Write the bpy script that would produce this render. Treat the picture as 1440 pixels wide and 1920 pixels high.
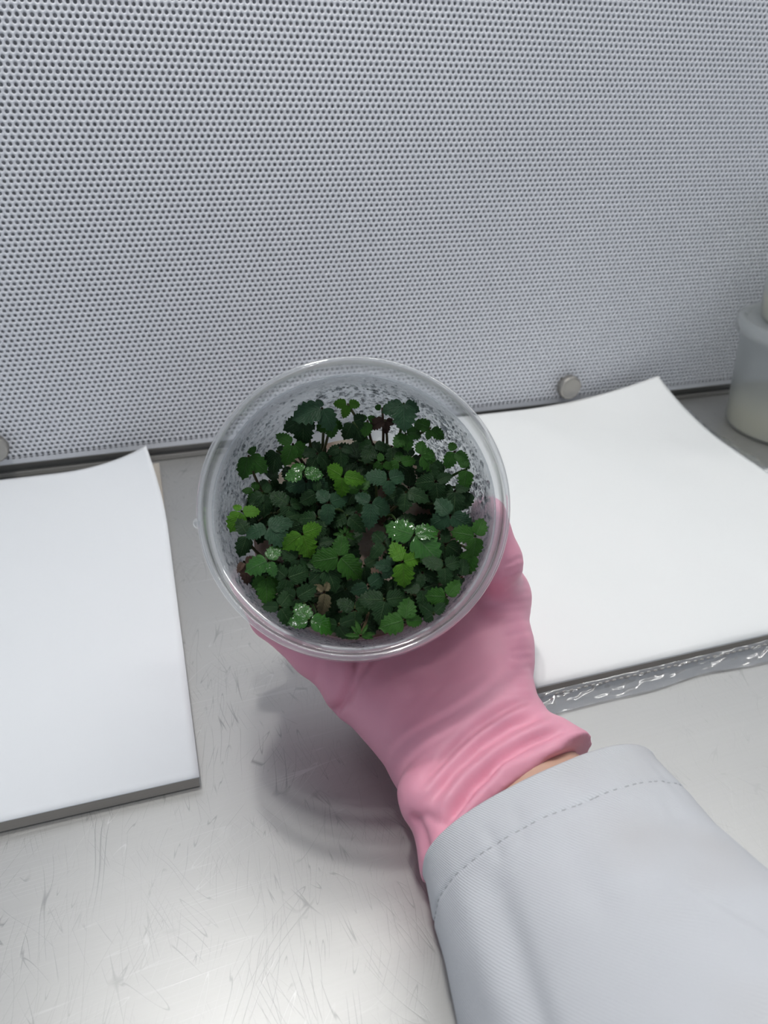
import bpy, bmesh, math, random
import numpy as np
from mathutils import Vector, Matrix

for o in list(bpy.data.objects):
    bpy.data.objects.remove(o)
scene = bpy.context.scene
COL = scene.collection
rng = random.Random(7)
nrng = np.random.default_rng(11)

# ------------------------------------------------------------------ camera
FPX = 1408.0
S = 0.004                       # pitch of the holes in the back panel
CAM_H = 72.3 * S                # lens height above the steel worktop
WALL_Y = 136.2 * S              # distance to the perforated panel
yaw, pitch, roll = (math.radians(a) for a in (18.37, -32.63, 1.87))
F_ = np.array([math.sin(yaw) * math.cos(pitch), math.cos(yaw) * math.cos(pitch), math.sin(pitch)])
_R = np.array([math.cos(yaw), -math.sin(yaw), 0.0]); _U = np.cross(_R, F_)
R_ = math.cos(roll) * _R + math.sin(roll) * _U
U_ = -math.sin(roll) * _R + math.cos(roll) * _U
CAM = np.array([0, 0, CAM_H])
cd = bpy.data.cameras.new('camera'); cam = bpy.data.objects.new('camera', cd); COL.objects.link(cam)
m = Matrix.Identity(4)
for i in range(3):
    m[i][0] = R_[i]; m[i][1] = U_[i]; m[i][2] = -F_[i]; m[i][3] = CAM[i]
cam.matrix_world = m
cd.sensor_fit = 'VERTICAL'; cd.sensor_height = 36.0; cd.sensor_width = 27.0
cd.lens = FPX / 1920 * 36.0
cd.clip_start = 0.01; cd.clip_end = 20
cd.dof.use_dof = True; cd.dof.focus_distance = 0.325; cd.dof.aperture_fstop = 13
scene.camera = cam

# ------------------------------------------------------------------ world, exposure
w = bpy.data.worlds.new('world'); scene.world = w; w.use_nodes = True
bg = w.node_tree.nodes['Background']
bg.inputs[0].default_value = (0.80, 0.88, 1.0, 1); bg.inputs[1].default_value = 0.38
vs = scene.view_settings
vs.view_transform = 'Standard'; vs.look = 'None'; vs.gamma = 1.0; vs.use_curve_mapping = False
vs.exposure = 0.14
TUBE_STRENGTH = 21.0
SPOT_STRENGTH = 295.0
LAMP_Z = 0.82
TUBE_Y = 0.40
TUBE_X = (0.02, 1.02)
SPOTS = ((-0.045, 0.20), (-0.045, 0.34))

# ------------------------------------------------------------------ geometry helpers
def ray(x, y):
    return F_ + R_ * (x - 720) / FPX - U_ * (y - 960) / FPX
def P(x, y, h):
    """point at height h above the worktop seen at picture position x, y"""
    d = ray(x, y)
    return CAM + d * ((h - CAM_H) / d[2])
def pix(pts):
    q = np.asarray(pts) - CAM
    z = q @ F_
    return np.stack([720 + FPX * (q @ R_) / z, 960 - FPX * (q @ U_) / z], -1)
def tag(o, label=None, cat=None, group=None, kind=None):
    if label: o['label'] = label
    if cat: o['category'] = cat
    if group: o['group'] = group
    if kind: o['kind'] = kind
    return o
def empty(name, loc=(0, 0, 0), mat=None):
    o = bpy.data.objects.new(name, None); COL.objects.link(o)
    o.empty_display_size = 0.01
    if mat is not None: o.matrix_world = mat
    else: o.location = loc
    return o
def obj(name, mesh, mat=None, parent=None, loc=None, smooth=False):
    o = bpy.data.objects.new(name, mesh); COL.objects.link(o)
    if mat is not None and not mesh.materials: mesh.materials.append(mat)
    if parent is not None: o.parent = parent
    if loc is not None: o.location = loc
    if smooth: mesh.polygons.foreach_set('use_smooth', np.ones(len(mesh.polygons), bool))
    return o
def npmesh(name, V, Q, smooth=True, uv=None):
    """mesh from numpy vertices and an array of quads (or triangles)"""
    V = np.ascontiguousarray(V, np.float32); Q = np.ascontiguousarray(Q, np.int32)
    k = Q.shape[1]
    me = bpy.data.meshes.new(name)
    me.vertices.add(len(V)); me.vertices.foreach_set('co', V.ravel())
    me.loops.add(Q.size); me.loops.foreach_set('vertex_index', Q.ravel())
    me.polygons.add(len(Q)); me.polygons.foreach_set('loop_start', np.arange(0, Q.size, k, dtype=np.int32))
    me.update(calc_edges=True)
    if uv is not None:
        l = me.uv_layers.new(name='UVMap')
        l.data.foreach_set('uv', np.ascontiguousarray(uv[Q.ravel()], np.float32).ravel())
    me.validate()
    if smooth: me.polygons.foreach_set('use_smooth', np.ones(len(me.polygons), bool))
    return me
def grid_quads(nu, nv, wrap_u=False):
    """vertices indexed [v*nu+u]"""
    iu = np.arange(nu if wrap_u else nu - 1); iv = np.arange(nv - 1)
    u, v = np.meshgrid(iu, iv)
    u = u.ravel(); v = v.ravel(); u2 = (u + 1) % nu
    return np.stack([v * nu + u, v * nu + u2, (v + 1) * nu + u2, (v + 1) * nu + u], 1)
def box_mesh(name, x0, x1, y0, y1, z0, z1, bev=0.0, seg=2):
    bm = bmesh.new(); bmesh.ops.create_cube(bm, size=1)
    for v in bm.verts:
        v.co = Vector(((x0 + x1) / 2 + v.co.x * (x1 - x0), (y0 + y1) / 2 + v.co.y * (y1 - y0), (z0 + z1) / 2 + v.co.z * (z1 - z0)))
    if bev: bmesh.ops.bevel(bm, geom=list(bm.edges), offset=bev, segments=seg, affect='EDGES', profile=0.5)
    me = bpy.data.meshes.new(name); bm.to_mesh(me); bm.free()
    return me
def lathe(name, prof, n=96, smooth=True):
    prof = np.array(prof, float); a = np.linspace(0, 2 * np.pi, n, endpoint=False)
    V = np.concatenate([np.stack([r * np.cos(a), r * np.sin(a), np.full(n, z)], 1) for r, z in prof])
    return npmesh(name, V, grid_quads(n, len(prof), True), smooth)
def tube_mesh(name, pts, rad, n=8):
    pts = np.asarray(pts, float); rad = np.broadcast_to(rad, len(pts))
    t = np.gradient(pts, axis=0); t /= np.linalg.norm(t, axis=1)[:, None] + 1e-12
    ref = np.array([0.3, 0.2, 1.0]) if abs(t[0] @ np.array([.3, .2, 1]) / 1.06) < .95 else np.array([1.0, 0, 0])
    V = []
    for p, d, r in zip(pts, t, rad):
        s = np.cross(d, ref); s /= np.linalg.norm(s); q = np.cross(s, d)
        a = np.linspace(0, 2 * np.pi, n, endpoint=False)
        V.append(p + r * (np.cos(a)[:, None] * s + np.sin(a)[:, None] * q))
    return npmesh(name, np.concatenate(V), grid_quads(n, len(pts), True))
def vnoise(x, seed=0):
    """smooth 1-D value noise, -1..1"""
    r = np.random.default_rng(seed).uniform(-1, 1, 512)
    x = np.asarray(x, float); i = np.floor(x).astype(int); f = x - i; f = f * f * (3 - 2 * f)
    return r[i % 512] * (1 - f) + r[(i + 1) % 512] * f
def vnoise2(x, y, seed=0):
    r = np.random.default_rng(seed).uniform(-1, 1, (128, 128))
    x = np.asarray(x, float); y = np.asarray(y, float)
    i = np.floor(x).astype(int); j = np.floor(y).astype(int)
    f = x - i; g = y - j; f = f * f * (3 - 2 * f); g = g * g * (3 - 2 * g)
    a = r[i % 128, j % 128] * (1 - f) + r[(i + 1) % 128, j % 128] * f
    b = r[i % 128, (j + 1) % 128] * (1 - f) + r[(i + 1) % 128, (j + 1) % 128] * f
    return a * (1 - g) + b * g
def polydist(q, poly):
    """distance of points q (n,2) to a polyline, and the running parameter 0..1"""
    poly = np.asarray(poly, float); best = np.full(len(q), 1e9); par = np.zeros(len(q)); sgn = np.zeros(len(q))
    seg = np.linalg.norm(np.diff(poly, axis=0), axis=1); cum = np.r_[0, np.cumsum(seg)] / seg.sum()
    for i in range(len(poly) - 1):
        a = poly[i]; b = poly[i + 1]; d = b - a
        t = np.clip(((q - a) @ d) / (d @ d), 0, 1)
        e = q - (a + t[:, None] * d); dd = np.linalg.norm(e, axis=1)
        k = dd < best
        best[k] = dd[k]; par[k] = (cum[i] + t * (cum[i + 1] - cum[i]))[k]
        sgn[k] = np.sign(d[0] * e[:, 1] - d[1] * e[:, 0])[k]
    return best, par, sgn

# ------------------------------------------------------------------ material helpers
def mat(name, color=(.8, .8, .8), rough=.5, metal=0.0, spec=.5, **kw):
    m = bpy.data.materials.new(name); m.use_nodes = True
    b = m.node_tree.nodes['Principled BSDF']
    b.inputs['Base Color'].default_value = (*color, 1); b.inputs['Roughness'].default_value = rough
    b.inputs['Metallic'].default_value = metal; b.inputs['Specular IOR Level'].default_value = spec
    for k, v in kw.items(): b.inputs[k.replace('_', ' ')].default_value = v
    return m
class NT:
    def __init__(s, m): s.m = m; s.t = m.node_tree; s.b = s.t.nodes.get('Principled BSDF'); s.out = s.t.nodes['Material Output']
    def n(s, typ, **kw):
        nd = s.t.nodes.new(typ)
        for k, v in kw.items():
            if k.startswith('i_'): nd.inputs[k[2:].replace('_', ' ')].default_value = v
            elif k.startswith('x'): nd.inputs[int(k[1:])].default_value = v
            else: setattr(nd, k, v)
        return nd
    def l(s, a, b): s.t.links.new(a, b)
    def noise(s, vec, scale, detail=2, rough=.5, dist=0.0):
        nd = s.n('ShaderNodeTexNoise', i_Scale=scale, i_Detail=detail, i_Roughness=rough, i_Distortion=dist)
        if vec is not None: s.l(vec, nd.inputs['Vector'])
        return nd.outputs['Fac']
    def math(s, op, a, b=None, c=None, clamp=False):
        nd = s.n('ShaderNodeMath', operation=op, use_clamp=clamp)
        for i, v in enumerate((a, b, c)):
            if v is None: continue
            if isinstance(v, (int, float)): nd.inputs[i].default_value = v
            else: s.l(v, nd.inputs[i])
        return nd.outputs[0]
    def rng(s, v, a, b, c, d):
        nd = s.n('ShaderNodeMapRange', x1=a, x2=b, x3=c, x4=d); s.l(v, nd.inputs[0]); return nd.outputs[0]
    def mix(s, f, a, b):
        nd = s.n('ShaderNodeMix', data_type='RGBA')
        for i, v in ((0, f), (6, a), (7, b)):
            if isinstance(v, (int, float)): nd.inputs[i].default_value = v
            elif isinstance(v, tuple): nd.inputs[i].default_value = (*v, 1)
            else: s.l(v, nd.inputs[i])
        return nd.outputs[2]
    def bump(s, h, strength=.3, dist=.001, normal=None):
        nd = s.n('ShaderNodeBump', i_Strength=strength, i_Distance=dist); s.l(h, nd.inputs['Height'])
        if normal is not None: s.l(normal, nd.inputs['Normal'])
        return nd.outputs[0]
    def mapping(s, vec, scale=(1, 1, 1), rot=(0, 0, 0)):
        nd = s.n('ShaderNodeMapping'); nd.inputs['Scale'].default_value = scale; nd.inputs['Rotation'].default_value = rot
        s.l(vec, nd.inputs['Vector']); return nd.outputs[0]

# painted perforated sheet
M_PANEL = mat('painted_panel', (.70, .72, .76), .42, spec=.4)
n = NT(M_PANEL); tc = n.n('ShaderNodeTexCoord').outputs['Object']
n.l(n.mix(n.rng(n.noise(tc, 5, 3), .3, .7, 0, 1), (.68, .70, .74), (.73, .75, .79)), n.b.inputs['Base Color'])
M_FILTER = mat('filter_paper', (.88, .88, .90), .9)
# brushed and scratched stainless steel
M_STEEL = mat('brushed_steel', (.62, .62, .61), .55, metal=.85, Anisotropic=.14, Anisotropic_Rotation=.25)
n = NT(M_STEEL); tc = n.n('ShaderNodeTexCoord').outputs['Object']
tan = n.n('ShaderNodeTangent', direction_type='UV_MAP', uv_map='UVMap'); n.l(tan.outputs[0], n.b.inputs['Tangent'])
brush = n.noise(n.mapping(tc, (6, 900, 1)), 1.0, 4, .65)
cloud = n.noise(tc, 9, 3)
def scratches(ang, along, across, width, dist, brk, lo, hi, seed):
    """hairlines: level lines of a noise stretched along one direction, broken up"""
    mp = n.n('ShaderNodeMapping'); n.l(tc, mp.inputs['Vector'])
    mp.inputs['Rotation'].default_value = (0, 0, math.radians(-ang)); mp.inputs['Location'].default_value = (seed * 3.17, seed * 1.71, 0)
    wob = n.noise(mp.outputs[0], 16, 1, .5)
    m2_ = n.mapping(mp.outputs[0], (along, across, 1))
    sh_ = n.n('ShaderNodeCombineXYZ'); n.l(n.math('MULTIPLY', wob, dist), sh_.inputs[1])
    ad = n.n('ShaderNodeVectorMath', operation='ADD'); n.l(m2_, ad.inputs[0]); n.l(sh_.outputs[0], ad.inputs[1])
    a = n.noise(ad.outputs[0], 1.0, 0, .5)
    line = n.rng(n.math('ABSOLUTE', n.math('SUBTRACT', a, .5)), 0, width, 1, 0)
    return n.math('MULTIPLY', line, n.rng(n.noise(mp.outputs[0], brk, 1), lo, hi, 0, 1), clamp=True)
dark = None
for i, prm in enumerate(((82, 9, 162, 0.0084, 2.0, 30, .52, .60), (97, 12, 212, 0.0096, 2.5, 42, .52, .60), (68, 14, 187, 0.0090, 3.0, 36, .53, .61), (110, 10, 237, 0.0108, 2.0, 45, .54, .62),
                         (125, 16, 200, 0.0096, 3.5, 40, .54, .62), (50, 14, 212, 0.0102, 3.0, 44, .55, .63), (88, 5, 75, 0.0030, 1.2, 16, .50, .58), (75, 24, 300, 0.0120, 6.0, 60, .53, .61))):
    k_ = scratches(*prm, i + 1); dark = k_ if dark is None else n.math('MAXIMUM', dark, k_)
light = None
for i, prm in enumerate(((8, 5, 187, 0.0084, 1.0, 14, .50, .60), (35, 8, 112, 0.0048, 2.5, 20, .53, .60), (60, 9, 137, 0.0060, 2.0, 24, .54, .61), (3, 4, 275, 0.0120, .6, 10, .50, .60))):
    k_ = scratches(*prm, i + 21); light = k_ if light is None else n.math('MAXIMUM', light, k_)
wear = n.rng(n.noise(tc, 6, 2), .36, .60, .15, 1.0)
sp_ = n.n('ShaderNodeSeparateXYZ'); n.l(tc, sp_.inputs[0])
wear = n.math('MULTIPLY', wear, n.rng(sp_.outputs[0], -.12, .16, 1.0, .35), clamp=True)      # the left side is used most
dark = n.math('MULTIPLY', dark, wear, clamp=True); light = n.math('MULTIPLY', light, wear, clamp=True)
col = n.mix(brush, (.48, .48, .47), (.54, .54, .53))
col = n.mix(n.math('MULTIPLY', dark, .72), col, (.12, .12, .125))
col = n.mix(n.math('MULTIPLY', light, .45), col, (.86, .86, .86))
n.l(col, n.b.inputs['Base Color'])
r = n.rng(brush, .2, .8, .44, .52); r = n.math('ADD', r, n.rng(cloud, .3, .7, -.03, .04)); n.l(r, n.b.inputs['Roughness'])
n.l(n.bump(n.math('ADD', n.math('MULTIPLY', brush, .3), n.math('SUBTRACT', light, dark)), .18, .0002), n.b.inputs['Normal'])
M_TRIM = mat('dull_steel_trim', (.30, .295, .28), .45, metal=.7)
M_KNOB = mat('turned_steel', (.38, .365, .34), .42, metal=.85)
M_CEIL = mat('hood_enamel', (.42, .43, .44), .5)
M_LAMP = mat('lamp_tube'); n = NT(M_LAMP)
em = n.n('ShaderNodeEmission'); em.inputs[0].default_value = (1.0, .985, .95, 1); em.inputs[1].default_value = TUBE_STRENGTH
n.l(em.outputs[0], n.out.inputs[0])
M_SPOT = mat('lamp_disc'); n = NT(M_SPOT)
em = n.n('ShaderNodeEmission'); em.inputs[0].default_value = (1.0, .985, .96, 1); em.inputs[1].default_value = SPOT_STRENGTH
n.l(em.outputs[0], n.out.inputs[0])
M_PAPER = mat('white_paper', (.80, .82, .84), .75, spec=.25)
n = NT(M_PAPER); tc = n.n('ShaderNodeTexCoord').outputs['Object']
n.l(n.bump(n.noise(tc, 900, 3), .06, .0002), n.b.inputs['Normal'])
M_PAPERW = mat('warm_white_paper', (.86, .87, .86), .6, spec=.35)
M_DOTS = mat('dull_grey_dots', (.46, .44, .41), .6)
M_PAPERSIDE = mat('brown_grey_paper_edges', (.36, .34, .31), .9)  # brown-grey sheet sides with fine level streaks
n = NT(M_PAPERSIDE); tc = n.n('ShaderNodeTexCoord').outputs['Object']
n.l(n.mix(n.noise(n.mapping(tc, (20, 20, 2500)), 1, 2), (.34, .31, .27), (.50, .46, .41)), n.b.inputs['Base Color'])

def plastic(name, see, tint, haze, gloss, rough, bump=None):
    """thin polypropylene: lets light through, scatters some of it, shines"""
    m = bpy.data.materials.new(name); m.use_nodes = True; n = NT(m); n.t.nodes.remove(n.b)
    tr = n.n('ShaderNodeBsdfTransparent'); tr.inputs[0].default_value = (*tint, 1)
    rf = n.n('ShaderNodeBsdfRefraction', distribution='GGX'); rf.inputs['Color'].default_value = (*tint, 1); rf.inputs['Roughness'].default_value = .45; rf.inputs['IOR'].default_value = 1.03
    df = n.n('ShaderNodeBsdfDiffuse'); df.inputs[0].default_value = (.82, .85, .88, 1)
    tl = n.n('ShaderNodeBsdfTranslucent'); tl.inputs[0].default_value = (.80, .83, .86, 1)
    gl = n.n('ShaderNodeBsdfGlossy'); gl.inputs['Roughness'].default_value = rough; gl.inputs[0].default_value = (1, 1, 1, 1)
    a = n.n('ShaderNodeMixShader', x0=see); n.l(rf.outputs[0], a.inputs[1]); n.l(tr.outputs[0], a.inputs[2])
    d = n.n('ShaderNodeMixShader', x0=.5); n.l(df.outputs[0], d.inputs[1]); n.l(tl.outputs[0], d.inputs[2])
    b = n.n('ShaderNodeMixShader', x0=haze); n.l(a.outputs[0], b.inputs[1]); n.l(d.outputs[0], b.inputs[2])
    lw = n.n('ShaderNodeLayerWeight', i_Blend=.5); fr4 = n.math('POWER', lw.outputs['Facing'], 4.0); fre = n.math('ADD', n.math('MULTIPLY', fr4, .55), .045)
    c = n.n('ShaderNodeMixShader'); n.l(n.math('MULTIPLY', fre, gloss, clamp=True), c.inputs[0])
    n.l(b.outputs[0], c.inputs[1]); n.l(gl.outputs[0], c.inputs[2]); n.l(c.outputs[0], n.out.inputs[0])
    if bump:
        tc = n.n('ShaderNodeTexCoord').outputs['Object']
        v = n.n('ShaderNodeTexVoronoi', i_Scale=bump[0]); n.l(tc, v.inputs['Vector'])
        nb = n.bump(n.math('ADD', v.outputs['Distance'], n.noise(tc, bump[0] * .6, 2)), bump[1], .0006)
        for s_ in (gl, rf, df): n.l(nb, s_.inputs['Normal'])
    return m
M_TUB = plastic('frosted_tub_wall', .45, (.95, .97, .98), .26, 1.0, .22, (900, .5))
M_RIM = plastic('clear_tub_rim', .90, (.985, .99, .99), .15, 2.6, .07)
M_JAR = plastic('cloudy_jar_plastic', .6, (.95, .96, .95), .24, .8, .3)
M_FILM = plastic('clear_wrapping_film', .95, (.98, .98, .985), .13, 3.0, .12)
M_WATER = bpy.data.materials.new('water_drop'); M_WATER.use_nodes = True; n = NT(M_WATER); n.t.nodes.remove(n.b)
tr = n.n('ShaderNodeBsdfTransparent'); tr.inputs[0].default_value = (.62, .66, .69, 1)
gs = n.n('ShaderNodeBsdfGlass', i_IOR=1.33, i_Roughness=.10)
mx = n.n('ShaderNodeMixShader', x0=.85); n.l(tr.outputs[0], mx.inputs[1]); n.l(gs.outputs[0], mx.inputs[2]); n.l(mx.outputs[0], n.out.inputs[0])
M_AGAR = mat('cream_agar', (.62, .52, .42), .35, Subsurface_Weight=.3, Subsurface_Radius=(.004, .003, .002))
n = NT(M_AGAR); tc = n.n('ShaderNodeTexCoord').outputs['Object']
n.l(n.mix(n.rng(n.noise(tc, 60, 3), .35, .65, 0, 1), (.50, .42, .33), (.26, .16, .12)), n.b.inputs['Base Color'])
n.l(n.bump(n.noise(tc, 160, 3), .4, .002), n.b.inputs['Normal'])
M_MEDIUM = mat('pale_yellow_medium', (.70, .66, .48), .4)

def leaf_mat(name, c1, c2, rough, wet=0.0, vein=(.16, .26, .12)):
    m = mat(name, c1, rough + .06, spec=.22); n = NT(m)
    oi = n.n('ShaderNodeObjectInfo').outputs['Random']
    uv = n.n('ShaderNodeTexCoord').outputs['UV']
    sp = n.n('ShaderNodeSeparateXYZ'); n.l(uv, sp.inputs[0])
    av = n.math('ABSOLUTE', sp.outputs[1])
    ph = n.math('FRACT', n.math('MULTIPLY', n.math('SUBTRACT', sp.outputs[0], n.math('MULTIPLY', av, .42)), 8.0))
    lat = n.rng(n.math('ABSOLUTE', n.math('SUBTRACT', ph, .5)), 0, .16, 1, 0)
    mid = n.rng(av, 0, .07, 1, 0)
    vein_f = n.math('MAXIMUM', n.math('MULTIPLY', lat, .55), mid, clamp=True)
    tc = n.n('ShaderNodeTexCoord').outputs['Object']
    base = n.mix(oi, c1, c2)
    base = n.mix(n.rng(n.noise(tc, 3, 3), .3, .7, 0, .5), base, tuple(x * 1.35 for x in c2))
    n.l(n.mix(n.math('MULTIPLY', vein_f, .42), base, vein), n.b.inputs['Base Color'])
    h = n.math('SUBTRACT', n.math('MULTIPLY', n.noise(tc, 14, 2), .35), n.math('MULTIPLY', vein_f, 1.0))
    nb = n.bump(h, .8, .00035)
    n.l(nb, n.b.inputs['Normal'])
    n.b.inputs['Subsurface Weight'].default_value = 0
    if wet:
        n.b.inputs['Coat Weight'].default_value = wet; n.b.inputs['Coat Roughness'].default_value = .025
        n.l(n.bump(n.noise(tc, 3.5, 1.5), .7, .0011), n.b.inputs['Coat Normal'])
    # some light passes through the blade
    tl = n.n('ShaderNodeBsdfTranslucent'); n.l(n.mix(.5, base, (.10, .22, .02)), tl.inputs[0])
    mx = n.n('ShaderNodeMixShader', x0=.14); n.l(n.b.outputs[0], mx.inputs[1]); n.l(tl.outputs[0], mx.inputs[2]); n.l(mx.outputs[0], n.out.inputs[0])
    return m
LEAFM = {
    'd': leaf_mat('leaf_dark_green_shaded', (.004, .021, .005), (.010, .038, .009), .42),  # dark green, deepened so the colour also holds the shade among low leaves
    'b': leaf_mat('leaf_blue_green', (.014, .046, .022), (.020, .060, .026), .40, vein=(.12, .2, .13)),
    'm': leaf_mat('leaf_mid_green', (.014, .066, .006), (.024, .092, .008), .45),
    'l': leaf_mat('leaf_light_green', (.035, .125, .005), (.058, .17, .008), .45, vein=(.2, .34, .08)),
    'w': leaf_mat('leaf_wet_green', (.012, .085, .004), (.02, .105, .006), .45, .7),
    'x': leaf_mat('leaf_withered', (.045, .022, .020), (.075, .045, .032), .6, vein=(.02, .01, .01)),
    'o': leaf_mat('leaf_withered_olive', (.11, .095, .05), (.13, .11, .06), .6, vein=(.05, .04, .02)),
}
M_STALK = mat('stalk_green', (.06, .10, .022), .5)
n = NT(M_STALK); oi = n.n('ShaderNodeObjectInfo').outputs['Random']
n.l(n.mix(oi, (.045, .11, .02), (.09, .055, .03)), n.b.inputs['Base Color'])
M_CROWN = mat('crown_brown', (.08, .06, .03), .7)

# nitrile glove, skin, twill
M_GLOVE = mat('pink_nitrile', (.78, .33, .44), .48, spec=.45, Subsurface_Weight=.12, Subsurface_Radius=(.006, .002, .002), Subsurface_Scale=1.0)
n = NT(M_GLOVE); tc = n.n('ShaderNodeTexCoord').outputs['Object']
n.l(n.mix(n.rng(n.noise(tc, 25, 3), .3, .7, 0, 1), (.76, .32, .43), (.82, .37, .48)), n.b.inputs['Base Color'])
n.l(n.bump(n.noise(tc, 1500, 2), .08, .0002), n.b.inputs['Normal'])
M_SKIN = mat('skin', (.62, .40, .30), .5, Subsurface_Weight=.2, Subsurface_Radius=(.004, .002, .001))
M_TWILL = mat('white_cotton_twill', (.62, .63, .66), .85, spec=.2)
n = NT(M_TWILL); tcn = n.n('ShaderNodeTexCoord'); uv = tcn.outputs['UV']
wv = n.n('ShaderNodeTexWave', wave_type='BANDS', bands_direction='DIAGONAL', i_Scale=.62, i_Distortion=.35, i_Detail=1.0)
n.l(n.mapping(uv, (1, .55, 1)), wv.inputs['Vector'])
wv.inputs['Detail Scale'].default_value = 2.0
weave = n.noise(n.mapping(uv, (3, .6, 1)), 1.0, 2)
stain = n.rng(n.noise(tcn.outputs['Object'], 14, 2), .52, .72, 0, .55)
n.l(n.mix(stain, (.62, .635, .665), (.53, .515, .51)), n.b.inputs['Base Color'])
n.l(n.bump(n.math('ADD', n.math('MULTIPLY', wv.outputs['Fac'], .7), n.math('MULTIPLY', weave, .4)), .6, .0005), n.b.inputs['Normal'])
M_THREAD = mat('sewing_thread', (.40, .41, .43), .8)

# ================================================================== THE HOOD
# steel worktop
TX0, TX1, TY0, TY1 = -.55, 1.05, -.35, WALL_Y + .02
bm = bmesh.new()
bmesh.ops.create_grid(bm, x_segments=2, y_segments=2, size=.5)
me = bpy.data.meshes.new('steel_worktop')
for v in bm.verts:
    v.co = Vector(((TX0 + TX1) / 2 + v.co.x * (TX1 - TX0), (TY0 + TY1) / 2 + v.co.y * (TY1 - TY0), 0))
ext = bmesh.ops.extrude_face_region(bm, geom=list(bm.faces))
for v in [g for g in ext['geom'] if isinstance(g, bmesh.types.BMVert)]: v.co.z = -.03
bmesh.ops.recalc_face_normals(bm, faces=bm.faces)
uvl = bm.loops.layers.uv.new('UVMap')
for f in bm.faces:
    for lp in f.loops: lp[uvl].uv = (lp.vert.co.x, lp.vert.co.y)
bm.to_mesh(me); bm.free()
worktop = obj('steel_worktop', me, M_STEEL)
tag(worktop, 'scratched brushed stainless steel worktop of the clean bench', 'worktop', kind='structure')

# perforated back panel: every hole is cut through the sheet
HX0, HX1 = -72, 172            # columns
PZ0 = (72.3 - 69.6) * S        # lower edge of the sheet
ROW0 = PZ0 + 1.75 * S
NROW = 97
THK = .0011
HR = S * .295
def perforated_panel():
    a = np.radians(np.arange(12) * 30.0)
    outr = np.where(np.arange(12) % 2 == 0, S / 2, S / math.sqrt(3))
    ox, oz = outr * np.cos(a), outr * np.sin(a)
    hx, hz = HR * np.cos(a), HR * np.sin(a)
    cx, cz = [], []
    for j in range(NROW):
        xs = np.arange(HX0, HX1) * S + (S / 2 if j % 2 else 0)
        cx.append(xs); cz.append(np.full(len(xs), ROW0 + j * S * math.sqrt(3) / 2))
    cx = np.concatenate(cx); cz = np.concatenate(cz); N = len(cx)
    V = np.zeros((N, 36, 3), np.float32)
    V[:, 0:12, 0] = cx[:, None] + ox; V[:, 0:12, 2] = cz[:, None] + oz
    V[:, 12:24, 0] = cx[:, None] + hx; V[:, 12:24, 2] = cz[:, None] + hz
    V[:, 24:36, 0] = V[:, 12:24, 0]; V[:, 24:36, 2] = V[:, 12:24, 2]; V[:, 24:36, 1] = THK
    k = np.arange(12); k2 = (k + 1) % 12
    q = np.concatenate([np.stack([k2, k, 12 + k, 12 + k2], 1), np.stack([12 + k2, 12 + k, 24 + k, 24 + k2], 1)])
    Q = (np.arange(N)[:, None, None] * 36 + q[None]).reshape(-1, 4)
    V = V.reshape(-1, 3)
    x0 = HX0 * S; x1 = HX1 * S - S / 2; zt = ROW0 + (NROW - 1) * S * math.sqrt(3) / 2
    # plain margins: bottom edge with a rolled lip, sides and top
    def strip(xa, xb, za, zb):
        return np.array([[xa, 0, za], [xb, 0, za], [xb, 0, zb], [xa, 0, zb]])
    ex = []
    bl = PZ0 + .0012
    ex.append(strip(TX0, TX1, bl, ROW0 - S * .28))
    ex.append(np.array([[TX0, 0, bl], [TX1, 0, bl], [TX1, .0012, PZ0], [TX0, .0012, PZ0]])[::-1])
    ex.append(np.array([[TX0, .0012, PZ0], [TX1, .0012, PZ0], [TX1, .012, PZ0], [TX0, .012, PZ0]])[::-1])
    ex.append(strip(TX0, x0 + S * .0, ROW0 - S * .28, zt + .002)); ex.append(strip(x1 + S * .5, TX1, ROW0 - S * .28, zt + .002))
    ex.append(strip(TX0, TX1, zt + S * .28, .84))
    for e in ex:
        b = len(V); V = np.concatenate([V, e]); Q = np.concatenate([Q, [[b, b + 1, b + 2, b + 3]]])
    me = npmesh('wall_back', V, Q, smooth=False)
    return me
wall = obj('wall_back', perforated_panel(), M_PANEL, loc=(0, WALL_Y, 0))
tag(wall, 'white painted sheet with rows of round holes behind the bench', kind='structure')
# the bright sheet edges between neighbouring rows are closed by a thin backing with pleated filter behind
pl = []
pp = .0046
xs = np.arange(TX0, TX1, pp)
V = []; Q = []
for i, x in enumerate(xs):
    b = len(V)
    V += [(x, .0026, PZ0 + .001), (x + pp * .62, .009, PZ0 + .001), (x + pp, .0026, PZ0 + .001), (x, .0026, .86), (x + pp * .62, .009, .86), (x + pp, .0026, .86)]
    Q += [(b, b + 1, b + 4, b + 3), (b + 1, b + 2, b + 5, b + 4)]
flt = obj('pleated_filter', npmesh('pleated_filter', np.array(V), np.array(Q), smooth=False), M_FILTER, wall)
# dark channel between the sheet and the worktop
bm_t = box_mesh('trim_1', TX0, TX1, WALL_Y + .006, WALL_Y + .012, 0.0004, PZ0 - .0004)
trim = obj('trim_1', bm_t, M_TRIM); tag(trim, 'dark steel channel under the perforated sheet', kind='structure')
lip = obj('ledge', box_mesh('ledge', TX0, TX1, WALL_Y + .0005, WALL_Y + .0065, 0.0004, .0042, .0008), M_TRIM, trim)

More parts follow.
